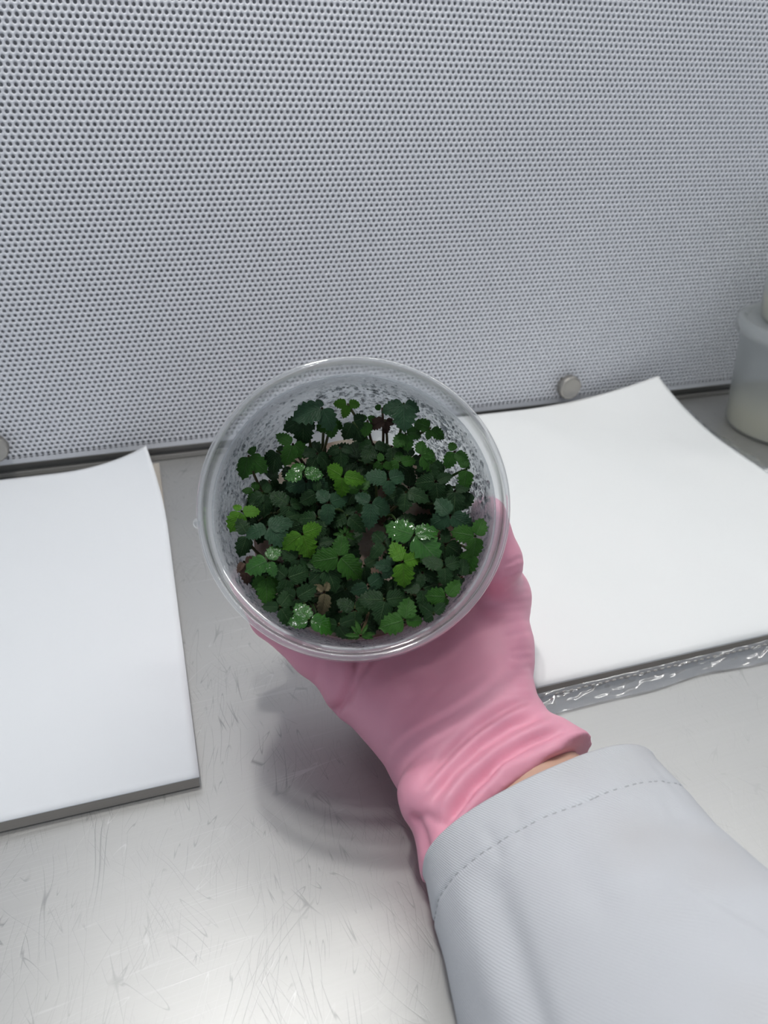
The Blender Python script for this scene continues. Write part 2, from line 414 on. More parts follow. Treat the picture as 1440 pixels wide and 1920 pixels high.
# hood ceiling and its lamp (above the picture)
ce = obj('ceiling', box_mesh('ceiling', TX0, TX1, -.05, WALL_Y + .03, .85, .87), M_CEIL); tag(ce, 'white enamelled ceiling of the clean bench', kind='structure')
lr = empty('tube_lamp', ((TUBE_X[0] + TUBE_X[1]) / 2, TUBE_Y, LAMP_Z))
tag(lr, 'long tube lamp under the hood ceiling in front of the perforated panel', 'lamp')
hl = (TUBE_X[1] - TUBE_X[0]) / 2
obj('tube', tube_mesh('tube', np.array([[-hl, 0, 0], [0, 0, 0], [hl, 0, 0]]), .013, 14), M_LAMP, lr)
for sx in (-1, 1):
    obj('end_cap', box_mesh('end_cap', sx * hl - .012 * (1 if sx < 0 else 0), sx * hl + .012 * (1 if sx > 0 else 0), -.018, .018, -.018, .03, .003), M_CEIL, lr)
for k, (lx_, ly_) in enumerate(SPOTS):
    lr = empty('spot_lamp', (lx_, ly_, LAMP_Z))
    tag(lr, 'small round downlight in the hood ceiling, ' + ('nearer the open front' if k == 0 else 'nearer the tube lamp'), 'lamp', 'downlights of the hood')
    obj('diffuser', lathe('diffuser', [(0, 0), (.019, 0), (.0195, .002), (0, .002)], 32, False), M_SPOT, lr)
    obj('housing', lathe('housing', [(.0205, -.001), (.026, -.001), (.027, .03), (0, .03), (0, .029), (.0205, .01), (.0205, -.001)], 32, False), M_CEIL, lr)

# thumbscrews that hold the sheet
def thumbscrew(x, z, label):
    r = empty('thumbscrew', (x, WALL_Y, z)); r.rotation_euler = (math.pi / 2, 0, 0)
    tag(r, label, 'screw', 'thumbscrews along the foot of the panel')
    k = 40; a = np.linspace(0, 2 * np.pi, k * 2, endpoint=False)
    rr = .0102 + .00025 * np.where(np.arange(2 * k) % 2, 1, -1)
    rings = [(0.0, .0040, 0), (.85, .0040, 0), (1.0, .0050, 1), (1.0, .0105, 1), (.93, .0115, 0), (.86, .0118, 0), (.80, .0114, 0), (0.0, .0112, 0)]
    V = []
    for f, z_, kn in rings:
        rad = rr * f if kn else np.full(2 * k, .0102 * f)
        V.append(np.stack([rad * np.cos(a), rad * np.sin(a), np.full(2 * k, z_)], 1))
    obj('knob', npmesh('knob', np.concatenate(V), grid_quads(2 * k, len(rings), True), smooth=False), M_KNOB, r)
    obj('washer', lathe('washer', [(0, .0042), (.0062, .0042), (.0066, .0038), (.0066, .0), (0, .0)], 32, False), M_KNOB, r)
thumbscrew(.346, .030, 'small round steel thumbscrew on the panel just above the plastic-wrapped paper')
thumbscrew(-.118, .030, 'small round steel thumbscrew on the panel at the left edge, above the bare paper pad')

# ================================================================== PAPER
# bare pad on the left
PAD_H = .0075
fr = P(374, 1456, PAD_H); px1 = fr[0]; py0 = fr[1]
px0 = px1 - .215; py1 = P(60, 893, PAD_H)[1]
pad = empty('paper_pad', ((px0 + px1) / 2, (py0 + py1) / 2, 0))
tag(pad, 'bare pad of white paper with an upturned corner, left of the tub', 'paper')
pc = np.array([(px0 + px1) / 2, (py0 + py1) / 2, 0])
skew = P(0, 1543, PAD_H)[1] - py0     # front edge is a hair out of square
obj('sheet_stack', box_mesh('sheet_stack', px0 - pc[0] + .0008, px1 - pc[0] - .0006, py0 - pc[1] + .0008, py1 - pc[1] - .001, .0002, PAD_H - .0007), M_PAPERSIDE, pad)
nu, nv = 60, 90
u = np.linspace(0, 1, nu); v = np.linspace(0, 1, nv); UU, VV = np.meshgrid(u, v)
X = px0 + (px1 - px0) * UU; Y = py0 + (py1 - py0) * VV
# the back right corner bends up
cdist = ((X - px1) * .80 + (Y - py1) * .60)      # 0 at the corner, negative inside
k = np.clip(cdist + .060, 0, None)
lift = 4.9 * k ** 2 
Z = PAD_H + lift + .0003 * vnoise2(X * 14, Y * 14, 3)
X2 = X - .55 * lift * .8; Y2 = Y - .55 * lift * .6
V0 = np.stack([X2, Y2, Z], -1).reshape(-1, 3) - pc
V1 = V0 - [0, 0, .0006]
Qt = grid_quads(nu, nv)
V = np.concatenate([V0, V1]); nn = len(V0)
ring = np.concatenate([np.arange(nu), np.arange(1, nv) * nu + nu - 1, (nv - 1) * nu + np.arange(nu - 2, -1, -1), np.arange(nv - 2, 0, -1) * nu])
rq = np.stack([ring, ring + nn, np.roll(ring, -1) + nn, np.roll(ring, -1)], 1)
obj('top_sheet', npmesh('top_sheet', V, np.concatenate([Qt, Qt[:, ::-1] + nn, rq]), smooth=True), M_PAPER, pad)

# wrapped pack on the right
PK_H = .014
a = P(1001, 1281, PK_H); b = P(1440, 1181, PK_H)
kx0, ky0 = a[0], a[1]; kx1 = .435; ky1 = WALL_Y - .010
slope = (b[1] - a[1]) / (b[0] - a[0])
pk = empty('paper_pack', ((kx0 + kx1) / 2, (ky0 + ky1) / 2, 0)); kc = np.array([(kx0 + kx1) / 2, (ky0 + ky1) / 2, 0])
tag(pk, 'stack of white paper in torn clear plastic wrap, right of the tub', 'paper')
nu, nv = 90, 100
u = np.linspace(0, 1, nu); v = np.linspace(0, 1, nv); UU, VV = np.meshgrid(u, v)
def pack_xy(UU, VV):
    X = kx0 + (kx1 - kx0) * UU
    Y = ky0 + slope * (X - kx0) + (ky1 - ky0 - slope * (X - kx0)) * VV
    return X, Y
X, Y = pack_xy(UU, VV)
cdist = ((X - kx1) * .62 + (Y - ky1) * .78)
lift = 3.2 * np.clip(cdist + .085, 0, None) ** 2
soft = .0024 * vnoise2(X * 22 + Y * 7, Y * 9 - X * 4, 5) + .0006 * vnoise2(X * 40 + Y * 30, Y * 22, 8)
edge = np.minimum(np.minimum(UU, 1 - UU) * .27, np.minimum(VV, 1 - VV) * .30)
soft *= np.clip(edge / .02, 0, 1)
roundoff = -.0030 * np.exp(-VV * .30 / .005)     # the front edges of the top sheets roll over
Z = PK_H + lift + soft + roundoff
Z = np.maximum(Z, .004)
X2 = X - .5 * lift * .6; Y2 = np.minimum(Y - .5 * lift * .78, WALL_Y - .002)
V0 = np.stack([X2, Y2, Z], -1).reshape(-1, 3) - kc; V1 = V0 - [0, 0, .0015]
nn = len(V0); Qt = grid_quads(nu, nv)
ring = np.concatenate([np.arange(nu), np.arange(1, nv) * nu + nu - 1, (nv - 1) * nu + np.arange(nu - 2, -1, -1), np.arange(nv - 2, 0, -1) * nu])
rq = np.stack([ring, ring + nn, np.roll(ring, -1) + nn, np.roll(ring, -1)], 1)
obj('top_sheet', npmesh('top_sheet', np.concatenate([V0, V1]), np.concatenate([Qt, Qt[:, ::-1] + nn, rq])), M_PAPERW, pk)
bm = bmesh.new()
cs = [pack_xy(np.array(uu), np.array(vv)) for uu, vv in ((0.004, .004), (.996, .004), (.996, .996), (.004, .996))]
lo = [bm.verts.new((float(x) - kc[0], float(y) - kc[1], .0006)) for x, y in cs]; hi = [bm.verts.new((float(x) - kc[0], float(y) - kc[1], PK_H - .0045)) for x, y in cs]
bm.faces.new(lo[::-1]); bm.faces.new(hi)
for i in range(4): bm.faces.new((lo[i], lo[(i + 1) % 4], hi[(i + 1) % 4], hi[i]))
me = bpy.data.meshes.new('sheet_stack'); bm.to_mesh(me); bm.free(); obj('sheet_stack', me, M_PAPERSIDE, pk)
# clear film: a crumpled flap along the front and one along the right side
def film(name, base, along, out, L, Wd, amp, seed, nu=170, nv=16):
    u = np.linspace(0, 1, nu); v = np.linspace(0, 1, nv); UU, VV = np.meshgrid(u, v)
    wdt = Wd * (1 + .22 * vnoise(u * 9, seed))[None, :]
    c = .5 * vnoise2(UU * L * 130, VV * 3, seed + 1) + .5 * vnoise2(UU * L * 300 + VV * 3, VV * 6, seed + 2)
    amp_u = amp * (.35 + .65 * np.clip(vnoise(u * 5 + 3, seed + 4) + .6, 0, 1))[None, :]
    h = .0012 + amp_u * (c + .8) * np.sin(VV * np.pi) ** .5 + (1 - VV) * .006 * (1 - VV)
    pts = np.array(base) + UU[..., None] * L * np.array(along) + (VV * wdt)[..., None] * np.array(out)
    pts[..., 2] += np.maximum(h, .0005)
    V0 = pts.reshape(-1, 3); V1 = V0 - [0, 0, .00012]; nn = len(V0); Qt = grid_quads(nu, nv)
    ring = np.concatenate([np.arange(nu), np.arange(1, nv) * nu + nu - 1, (nv - 1) * nu + np.arange(nu - 2, -1, -1), np.arange(nv - 2, 0, -1) * nu])
    rq = np.stack([ring, ring + nn, np.roll(ring, -1) + nn, np.roll(ring, -1)], 1)
    return npmesh(name, np.concatenate([V0, V1]) - kc, np.concatenate([Qt, Qt[:, ::-1] + nn, rq]))
al = np.array([1, slope, 0]); al /= np.linalg.norm(al)
wrap = obj('plastic_wrap', film('plastic_wrap', (kx0 - .002, ky0 - .001, 0), al, (0, -1, 0), kx1 - kx0 + .03, .0095, .0062, 21), M_FILM, pk)
obj('plastic_wrap', film('plastic_wrap', (kx1 + .0005, ky0 + .01, .003), (0, 1, 0), (1, 0, 0), ky1 - ky0 - .014, .022, .0075, 40), M_FILM, pk)
# row of small raised grey dots along the front of the wrap
bm = bmesh.new()
for i in range(46):
    q = np.array([kx0, ky0, 0]) + al * (.012 + i * .0042) + np.array([0, -.0042, .0075])
    mt = Matrix.Translation(Vector(q - kc)) @ Matrix.Diagonal((.0013, .0005, .0008, 1))
    bmesh.ops.create_icosphere(bm, subdivisions=1, radius=1, matrix=mt)
me = bpy.data.meshes.new('dot_row'); bm.to_mesh(me); bm.free()
tl_ = obj('dot_row', me, M_DOTS, wrap)

# ================================================================== TUB IN THE HAND
HC = .076; R_BOT = .0465; R_TOP = .0545
rc = ray(664, 938)
TC = CAM + rc * .2795
vdir = -rc / np.linalg.norm(rc)
upd = U_ * math.cos(.06) - R_ * math.sin(.06); upd = upd - vdir * (upd @ vdir); upd /= np.linalg.norm(upd)
tilt = math.radians(14.5)
NZ = vdir * math.cos(tilt) + upd * math.sin(tilt)
EY = upd * math.cos(tilt) - vdir * math.sin(tilt); EX = np.cross(EY, NZ)
TB = TC - NZ * HC
TM = Matrix([[EX[i], EY[i], NZ[i], TB[i]] for i in range(3)] + [[0, 0, 0, 1]])
def L2W(p): p = np.asarray(p, float); return TB + p[..., 0:1] * EX + p[..., 1:2] * EY + p[..., 2:3] * NZ
def W2L(p): q = np.asarray(p, float) - TB; return np.stack([q @ EX, q @ EY, q @ NZ], -1)
def on_level(x, y, z):
    d = ray(x, y); o = CAM - TB
    t = (z - o @ NZ) / (d @ NZ); q = o + d * t
    return np.array([q @ EX, q @ EY, q @ NZ])
def wall_r(z): return R_BOT + (R_TOP - R_BOT) * np.clip((z - .003) / (HC - .012), 0, 1)
TH = .0008
tub = empty('plastic_tub', mat=TM)
tag(tub, 'round clear plastic tub of green plantlets held up by the gloved hand', 'tub')
zi = HC - .009
body_prof = [(0, 0), (R_BOT - .003, 0), (R_BOT - .0008, .0008), (R_BOT, .003)] + [(R_BOT + (R_TOP - R_BOT) * t, .003 + (zi - .003) * t) for t in (.25, .5, .75, 1)]
inner = [(r_ - TH, z_ + (TH if z_ < .002 else 0)) for r_, z_ in body_prof[::-1]]; inner[-1] = (0, TH)
body = obj('tub_wall', lathe('tub_wall', body_prof + inner, 128), M_TUB, tub)
rim_prof = [(R_TOP - TH, zi), (R_TOP + 0.00096, zi + .0012), (R_TOP + 0.00144, zi + .0022), (R_TOP + 0.00160, HC - .0022), (R_TOP + 0.00192, HC - .0006), (R_TOP + 0.00256, HC), (R_TOP + 0.00336, HC - .0001), (R_TOP + 0.00400, HC - .0009), (R_TOP + 0.00424, HC - .0025), (R_TOP + 0.00440, HC - .0085),
            (R_TOP + 0.00384, HC - .0086), (R_TOP + 0.00360, HC - .003), (R_TOP + 0.00296, HC - .0012), (R_TOP + 0.00248, HC - .0014), (R_TOP + 0.00232, zi + .003), (R_TOP + 0.00176, zi + .0008), (R_TOP, zi - .0006), (R_TOP - TH, zi)]
rim = obj('rim', lathe('rim', rim_prof, 160), M_RIM, tub); rim['label'] = 'thick glossy double rim'
bm = bmesh.new()
qa = on_level(374, 981, HC - .003); ang = math.atan2(qa[1], qa[0])
bmesh.ops.create_uvsphere(bm, u_segments=16, v_segments=10, radius=1, matrix=Matrix.Translation(((R_TOP + .0044) * math.cos(ang), (R_TOP + .0044) * math.sin(ang), HC - .003)) @ Matrix.Rotation(ang, 4, 'Z') @ Matrix.Diagonal((.0014, .0019, .0026, 1)))
me = bpy.data.meshes.new('moulding_nub'); bm.to_mesh(me); bm.free(); obj('moulding_nub', me, M_RIM, tub, smooth=True)
# condensation on the inside of the wall
def drops():
    bm0 = bmesh.new(); bmesh.ops.create_icosphere(bm0, subdivisions=1, radius=1)
    bv = np.array([v.co for v in bm0.verts]); bf = np.array([[v.index for v in f.verts] for f in bm0.faces]); bm0.free()
    Vs, Fs = [], []; b = 0
    for i in range(11000):
        a_ = nrng.uniform(0, 2 * np.pi)
        z_ = nrng.uniform(.022, zi - .002)
        dens = .30 + .7 * (math.cos(a_ - .35) > .1) * (z_ < .061) + .6 * (math.cos(a_ - 3.5) > .3) * (z_ < .062)
        if nrng.random() > dens: continue
        r_ = .00028 + .00065 * nrng.random() ** 2.2
        if nrng.random() < .03: r_ *= 2.2
        R0 = wall_r(z_) - TH - .15 * r_
        c = np.array([R0 * math.cos(a_), R0 * math.sin(a_), z_])
        er = np.array([math.cos(a_), math.sin(a_), 0]); et = np.array([-math.sin(a_), math.cos(a_), 0])
        Vs.append(c + r_ * (bv[:, :1] * .45 * er + bv[:, 1:2] * et + bv[:, 2:] * np.array([0, 0, 1.25])))
        Fs.append(bf + b); b += len(bv)
    return npmesh('condensation', np.concatenate(Vs), np.concatenate(Fs))
dr = obj('condensation', drops(), M_WATER, tub); tag(dr, kind='stuff')

# agar gel in the bottom of the tub
AG = .011
agar = empty('agar_gel', mat=TM); tag(agar, 'cream and brown agar gel under the plantlets in the tub', 'agar')
V = []; na, nr = 72, 14
for j in range(nr):
    rr = (j / (nr - 1)) * (wall_r(AG) - TH - .0002)
    a_ = np.linspace(0, 2 * np.pi, na, endpoint=False)
    x, y = rr * np.cos(a_), rr * np.sin(a_)
    V.append(np.stack([x, y, AG + .0012 * vnoise2(x * 160 + 9, y * 160 + 9, 4) * (j < nr - 1)], 1))
a_ = np.linspace(0, 2 * np.pi, na, endpoint=False)
for rr, zz in ((wall_r(.003) - TH - .0002, .003), (R_BOT - TH - .002, TH + .0002), (0, TH + .0002)):
    V.append(np.stack([rr * np.cos(a_), rr * np.sin(a_), np.full(na, zz)], 1))
obj('gel', npmesh('gel', np.concatenate(V), grid_quads(na, nr + 3, True)), M_AGAR, agar)

# ------------------------------------------------------------------ plantlets
def leaflet_mesh(seed, teeth=7, width=.40, fold=.22, curl=.28, narrow=False):
    rg = np.random.default_rng(seed)
    T = np.linspace(0, 1, teeth * 4 + 1)
    ac = np.array([-1, -.66, -.33, 0, .33, .66, 1.0])
    V, UV = [], []
    for i, t in enumerate(T):
        wd = width * (math.sin(math.pi * min(1, t * .97 + .03) ** (.80 if not narrow else .9))) ** .72 if 0 < t < 1 else .012
        ph = (i % 4) / 4.0
        tooth = (1 - .30 * ph) if t > .2 else 1.0
        wd *= tooth
        for a_ in ac:
            fwd = .075 * abs(a_) * ((1 - ph) if t > .22 else 0)     # the teeth point forward
            x = t + fwd - .04 * abs(a_) * t
            y = a_ * wd
            rib = .018 * math.sin((t - abs(a_) * wd * .9) * 8 * 2 * math.pi) * abs(a_)
            z = fold * abs(y) * (1 - .25 * abs(a_)) - curl * t * t * .55 - .35 * y * y + rib + .02 * float(vnoise(t * 4 + a_, seed))
            V.append((x, y, z)); UV.append((t, a_))
    V = np.array(V); UV = np.array(UV)
    n_ = len(ac); Q = grid_quads(n_, len(T))
    V1 = V - [0, 0, .012]; nn = len(V)
    return npmesh('leaflet', np.concatenate([V, V1]), np.concatenate([Q, Q[:, ::-1] + nn]), True, np.concatenate([UV, UV]))
LV = {}
def leaflet_data(kind, k):
    if (kind, k) not in LV:
        prm = [(5, .42, .22, .25), (5, .45, .14, .42), (6, .39, .34, .20), (6, .43, .12, .15), (5, .40, .30, .55), (5, .47, .18, .34)][k % 6]
        if kind == 'star': me = leaflet_mesh(900 + k, 5, .17, .5, .1, True)
        elif kind in 'xo': me = leaflet_mesh(700 + k, 6, .36, .65, .7)
        else: me = leaflet_mesh(100 + k, *prm)
        me.materials.append(LEAFM['m' if kind == 'star' else kind]); LV[(kind, k)] = me
    return LV[(kind, k)]

# crowns: where each plantlet grows from the gel (x, y in the tub), with its description
CROWNS = [
    ((-.018, .026), 'strawberry plantlet with large blue-green leaf at the upper left, tallest against the far wall'),
    ((.014, .030), 'strawberry plantlet with one big dark drooping leaf at the top, beside a withered purple leaf'),
    ((.031, .014), 'strawberry plantlet with pale toothed leaves at the upper right, below the beaded wall'),
    ((-.034, .010), 'strawberry plantlet with a spread three-part leaf touching the upper left tub wall'),
    ((-.036, -.012), 'strawberry plantlet with grey-green leaves and a withered brown leaf at the left wall'),
    ((-.010, .008), 'strawberry plantlet with shiny round and yellow-green leaves above the middle of the tub'),
    ((.012, .006), 'strawberry plantlet with blue-green fan leaves just right of the middle of the tub'),
    ((.033, -.010), 'strawberry plantlet with round bright leaves pressed to the right tub wall'),
    ((.016, -.012), 'strawberry plantlet with the widest wet shiny leaf, right of the middle of the tub'),
    ((-.012, -.012), 'strawberry plantlet with broad smooth dark leaves just below the middle of the tub'),
    ((-.024, -.026), 'strawberry plantlet with a wet bright leaf at the lower left rim of the tub'),
    ((.004, -.030), 'strawberry plantlet with a young tuft of narrow leaves at the bottom of the tub'),
    ((.024, -.028), 'strawberry plantlet with dull rounded leaves at the lower right rim of the tub'),
]
# leaves seen in the tub: x, y (in the 2.2857x crop from 350, 640), kind, blades (direction, length)
LEAVES = [
    (580, 285, 'b', [(200, 112), (302, 88), (110, 55)], .060), (930, 265, 'b', [(200, 82), (18, 88), (272, 100)], .062),
    (690, 268, 'l', [(5, 46), (178, 48), (255, 50)], .054), (850, 335, 'x', [(205, 66), (280, 50), (340, 40)], .050),
    (838, 285, 'm', [(60, 34), (150, 36), (0, 30)], .050),
    (500, 335, 'd', [(205, 82), (268, 100), (320, 50)], .056), (265, 490, 'm', [(250, 90), (318, 85), (75, 46)], .052),
    (455, 440, 'm', [(150, 66), (250, 80), (332, 74)], .054), (385, 470, 'd', [(222, 62), (258, 80), (40, 30)], .050),
    (500, 560, 'w', [(5, 74), (125, 62), (200, 66)], .058), (512, 600, 'b', [(200, 84), (342, 84), (265, 60)], .053),
    (668, 578, 'l', [(155, 76), (350, 80), (258, 78)], .062), (660, 455, 'd', [(270, 76), (200, 50), (340, 44)], .050),
    (712, 345, 'd', [(300, 86), (245, 70), (20, 50)], .052), (775, 340, 'm', [(260, 56), (30, 36), (140, 34)], .050),
    (865, 590, 'b', [(172, 84), (22, 82), (272, 56)], .062), (790, 690, 'b', [(150, 66), (340, 84), (264, 96)], .060),
    (940, 395, 'm', [(228, 66), (18, 82), (275, 62)], .056), (1045, 372, 'm', [(330, 62), (150, 66), (255, 40)], .054),
    (1000, 488, 'm', [(75, 60), (20, 74), (325, 80)], .056), (1150, 472, 'm', [(98, 50), (235, 66), (325, 70)], .056),
    (1200, 548, 'm', [(35, 66), (110, 52), (262, 70)], .057), (1068, 600, 'd', [(182, 84), (275, 86), (25, 62)], .058),
    (915, 520, 'm', [(100, 46), (15, 60), (200, 50)], .054), (838, 520, 'm', [(110, 36), (220, 44), (330, 40)], .054),
    (940, 645, 'd', [(196, 88), (338, 86), (268, 70)], .056), (1210, 640, 'd', [(250, 70), (20, 40), (180, 50)], .052),
    (235, 728, 'l', [(12, 66), (130, 40), (246, 80)], .058), (345, 795, 'b', [(28, 102), (318, 96), (205, 84)], .062),
    (495, 825, 'l', [(20, 82), (216, 86), (292, 92)], .064), (350, 940, 'w', [(62, 76), (205, 88), (292, 60)], .064),
    (340, 1010, 'm', [(268, 104), (215, 60), (330, 66)], .060), (245, 945, 'x', [(225, 62), (272, 86), (20, 56)], .060),
    (655, 925, 'm', [(82, 80), (318, 112), (192, 108)], .064), (600, 970, 'd', [(225, 80), (290, 90), (170, 70)], .060),
    (975, 830, 'w', [(152, 118), (22, 92), (312, 128)], .066), (1130, 745, 'b', [(128, 82), (205, 84), (330, 96)], .066),
    (1238, 835, 'm', [(170, 86), (50, 84), (285, 96)], .068), (1222, 905, 'm', [(270, 100), (320, 60), (220, 60)], .064),
    (925, 945, 'l', [(112, 82), (15, 76), (275, 92)], .068), (885, 965, 'b', [(175, 66), (230, 54), (110, 44)], .064),
    (1105, 965, 'd', [(160, 84), (28, 86), (272, 66)], .067), (1010, 990, 'd', [(195, 66), (330, 60), (265, 60)], .063),
    (780, 1050, 'b', [(32, 72), (200, 66), (310, 50)], .064), (1115, 1095, 'm', [(52, 76), (178, 76), (285, 66)], .070),
    (850, 1108, 'd', [(178, 96), (14, 98), (255, 86)], .067), (935, 1195, 'm', [(74, 86), (195, 92), (345, 84)], .070),
    (525, 1195, 'w', [(118, 92), (352, 112), (205, 84)], .070), (590, 1075, 'o', [(60, 40), (265, 86), (140, 40)], .062),
    (650, 1215, 'd', [(20, 60), (180, 60), (290, 70)], .066), (430, 1015, 'd', [(140, 74), (20, 84), (262, 88)], .061),
    (400, 1140, 'd', [(50, 84), (180, 60), (300, 80)], .066), (610, 690, 'b', [(130, 66), (20, 76), (262, 84)], .058),
    (480, 930, 'd', [(150, 80), (350, 90), (265, 70)], .060), (330, 650, 'd', [(220, 66), (270, 84), (60, 50)], .052),
    (290, 640, 'm', [(180, 40), (250, 46), (70, 40)], .050), (845, 865, 'd', [(130, 70), (15, 76), (230, 70)], .061),
    (720, 1150, 'd', [(150, 70), (25, 80), (270, 66)], .062), (260, 830, 'd', [(120, 66), (250, 80), (10, 60)], .058),
    (440, 700, 'd', [(150, 80), (20, 70), (262, 80)], .055), (560, 650, 'd', [(210, 70), (330, 70), (90, 50)], .055),
    (745, 640, 'm', [(160, 56), (60, 56), (300, 50)], .058), (1150, 640, 'd', [(180, 76), (270, 90), (30, 66)], .056),
    (1050, 520, 'd', [(270, 70), (200, 60), (330, 60)], .054), (560, 480, 'd', [(250, 70), (330, 80), (180, 60)], .050),
    (800, 440, 'd', [(250, 76), (340, 60), (180, 60)], .049), (880, 450, 'd', [(270, 70), (210, 60), (330, 50)], .048),
    (620, 340, 'm', [(270, 60), (330, 50), (210, 60)], .050), (1010, 1060, 'd', [(170, 70), (30, 80), (270, 80)], .064),
    (1060, 1170, 'd', [(20, 66), (150, 70), (250, 60)], .068), (470, 1100, 'd', [(30, 80), (160, 70), (280, 76)], .064),
    (690, 750, 'd', [(200, 76), (320, 80), (80, 50)], .055), (560, 760, 'd', [(170, 80), (30, 70), (280, 80)], .056),
    (420, 760, 'd', [(200, 70), (20, 60), (300, 80)], .055), (1110, 870, 'd', [(200, 80), (330, 80), (90, 60)], .061),
    (1180, 1010, 'd', [(80, 70), (220, 70), (320, 50)], .064), (560, 870, 'd', [(160, 70), (300, 70), (20, 60)], .058),
    (760, 960, 'd', [(30, 60), (280, 70), (170, 50)], .050), (680, 1060, 'd', [(20, 70), (200, 70), (300, 60)], .054),
]
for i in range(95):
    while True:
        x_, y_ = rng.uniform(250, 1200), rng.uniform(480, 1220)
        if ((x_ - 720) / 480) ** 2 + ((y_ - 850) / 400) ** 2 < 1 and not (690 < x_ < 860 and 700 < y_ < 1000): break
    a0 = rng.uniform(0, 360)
    LEAVES.append((x_, y_, 'd', [(a0 + 120 * k_ + rng.uniform(-15, 15), rng.uniform(60, 88)) for k_ in range(3)], rng.uniform(.016, .036)))  # low fill leaves; their darkened green carries the shade between the blades
STARS = [(745, 1262, .070, 56), (677, 828, .054, 40)]
roots = []
for (cx_, cy_), lab in CROWNS:
    rw = L2W(np.array([cx_, cy_, AG - .001]))
    r_ = empty('strawberry_plantlet', tuple(rw)); tag(r_, lab, 'plant', 'strawberry plantlets in the tub')
    bm = bmesh.new()
    mt = Matrix.Translation(Vector(L2W(np.array([cx_, cy_, AG + .002])) - rw)) @ TM.to_3x3().to_4x4() @ Matrix.Diagonal((.0024, .0024, .0045, 1))
    bmesh.ops.create_uvsphere(bm, u_segments=10, v_segments=8, radius=1, matrix=mt)
    me = bpy.data.meshes.new('crown'); bm.to_mesh(me); bm.free(); obj('crown', me, M_CROWN, r_, smooth=True)
    roots.append((r_, rw, np.array([cx_, cy_])))
UPW = np.array([0, 0, 1.0])
def build_leaf(px, py, kind, blades, h0, idx, star=False):
    h = h0
    while True:
        q = on_level(px, py, h)
        if math.hypot(q[0], q[1]) < wall_r(h) - .0035 or h > HC - .006: break
        h += .001
    rr = math.hypot(q[0], q[1]); lim = wall_r(h) - .0035
    if rr > lim: q[:2] *= lim / rr
    J = L2W(q)
    ri = min(range(len(roots)), key=lambda k_: np.linalg.norm(roots[k_][2] * 1.15 - q[:2]))
    root, rw, cxy = roots[ri]
    base = L2W(np.array([cxy[0] + rng.uniform(-.002, .002), cxy[1] + rng.uniform(-.002, .002), AG + .003]))
    mid = (base + J) / 2 + NZ * .008 + (EX * rng.uniform(-.4, .4) + EY * rng.uniform(-.4, .4)) * .012
    t = np.linspace(0, 1, 12)[:, None]
    curve = (1 - t) ** 2 * base + 2 * t * (1 - t) * mid + t * t * J
    st = obj('leaf_stalk', tube_mesh('leaf_stalk', curve - rw, np.linspace(.0008, .0005, 12), 7), M_STALK, root)
    dv = CAM - J; dep = (J - CAM) @ F_; dv /= np.linalg.norm(dv)
    wet_ = kind == 'w'
    nrm = dv * (.56 if wet_ else .70) + UPW * (.38 if wet_ else .22) + (0.35 if wet_ else 1.0) * ( R_ * rng.uniform(-.28, .28) + U_ * rng.uniform(-.25, .25)); nrm /= np.linalg.norm(nrm)
    for bi, (ang_, ln) in enumerate(blades):
        L = ln / 2.2857 * dep / FPX * 1.16
        a_ = math.radians(ang_)
        d = R_ * math.cos(a_) + U_ * math.sin(a_)
        d = d - nrm * (d @ nrm); d /= np.linalg.norm(d)
        dn = nrm + R_ * rng.uniform(-.14, .14) + U_ * rng.uniform(-.14, .14)
        dr_ = rng.uniform(.05, .30)
        d2 = d * math.cos(dr_) - dn * math.sin(dr_); d2 /= np.linalg.norm(d2)
        for _ in range(14):      # keep the blade clear of the tub wall
            tip = W2L(J + d2 * L)
            if math.hypot(tip[0], tip[1]) < wall_r(min(tip[2], HC - .009)) - .0036 and tip[2] < HC - .001: break
            rad_ = EX * tip[0] + EY * tip[1]; rad_ /= np.linalg.norm(rad_)
            L *= .95; d2 = d2 - rad_ * .10; d2 /= np.linalg.norm(d2); dn = dn - d2 * (dn @ d2)
        s = np.cross(dn, d2); s /= np.linalg.norm(s); u3 = np.cross(d2, s)
        w_ = L * rng.uniform(.95, 1.12)
        me = leaflet_data('star' if star else kind, (idx * 3 + bi) % 6)
        o = bpy.data.objects.new('leaflet', me); COL.objects.link(o); o.parent = st
        j2 = J - rw + d2 * .0006
        o.matrix_local = Matrix([[d2[i] * L, s[i] * w_, u3[i] * L, j2[i]] for i in range(3)] + [[0, 0, 0, 1]])
for i, (x_, y_, k_, bl, h_) in enumerate(LEAVES):
    build_leaf(350 + x_ / 2.2857, 640 + y_ / 2.2857, k_, bl, h_, i)
for i, (x_, y_, h_, ln) in enumerate(STARS):
    build_leaf(350 + x_ / 2.2857, 640 + y_ / 2.2857, 'm', [(a_ + rng.uniform(-8, 8), ln * rng.uniform(.8, 1.1)) for a_ in range(15, 375, 40)], h_, i, True)

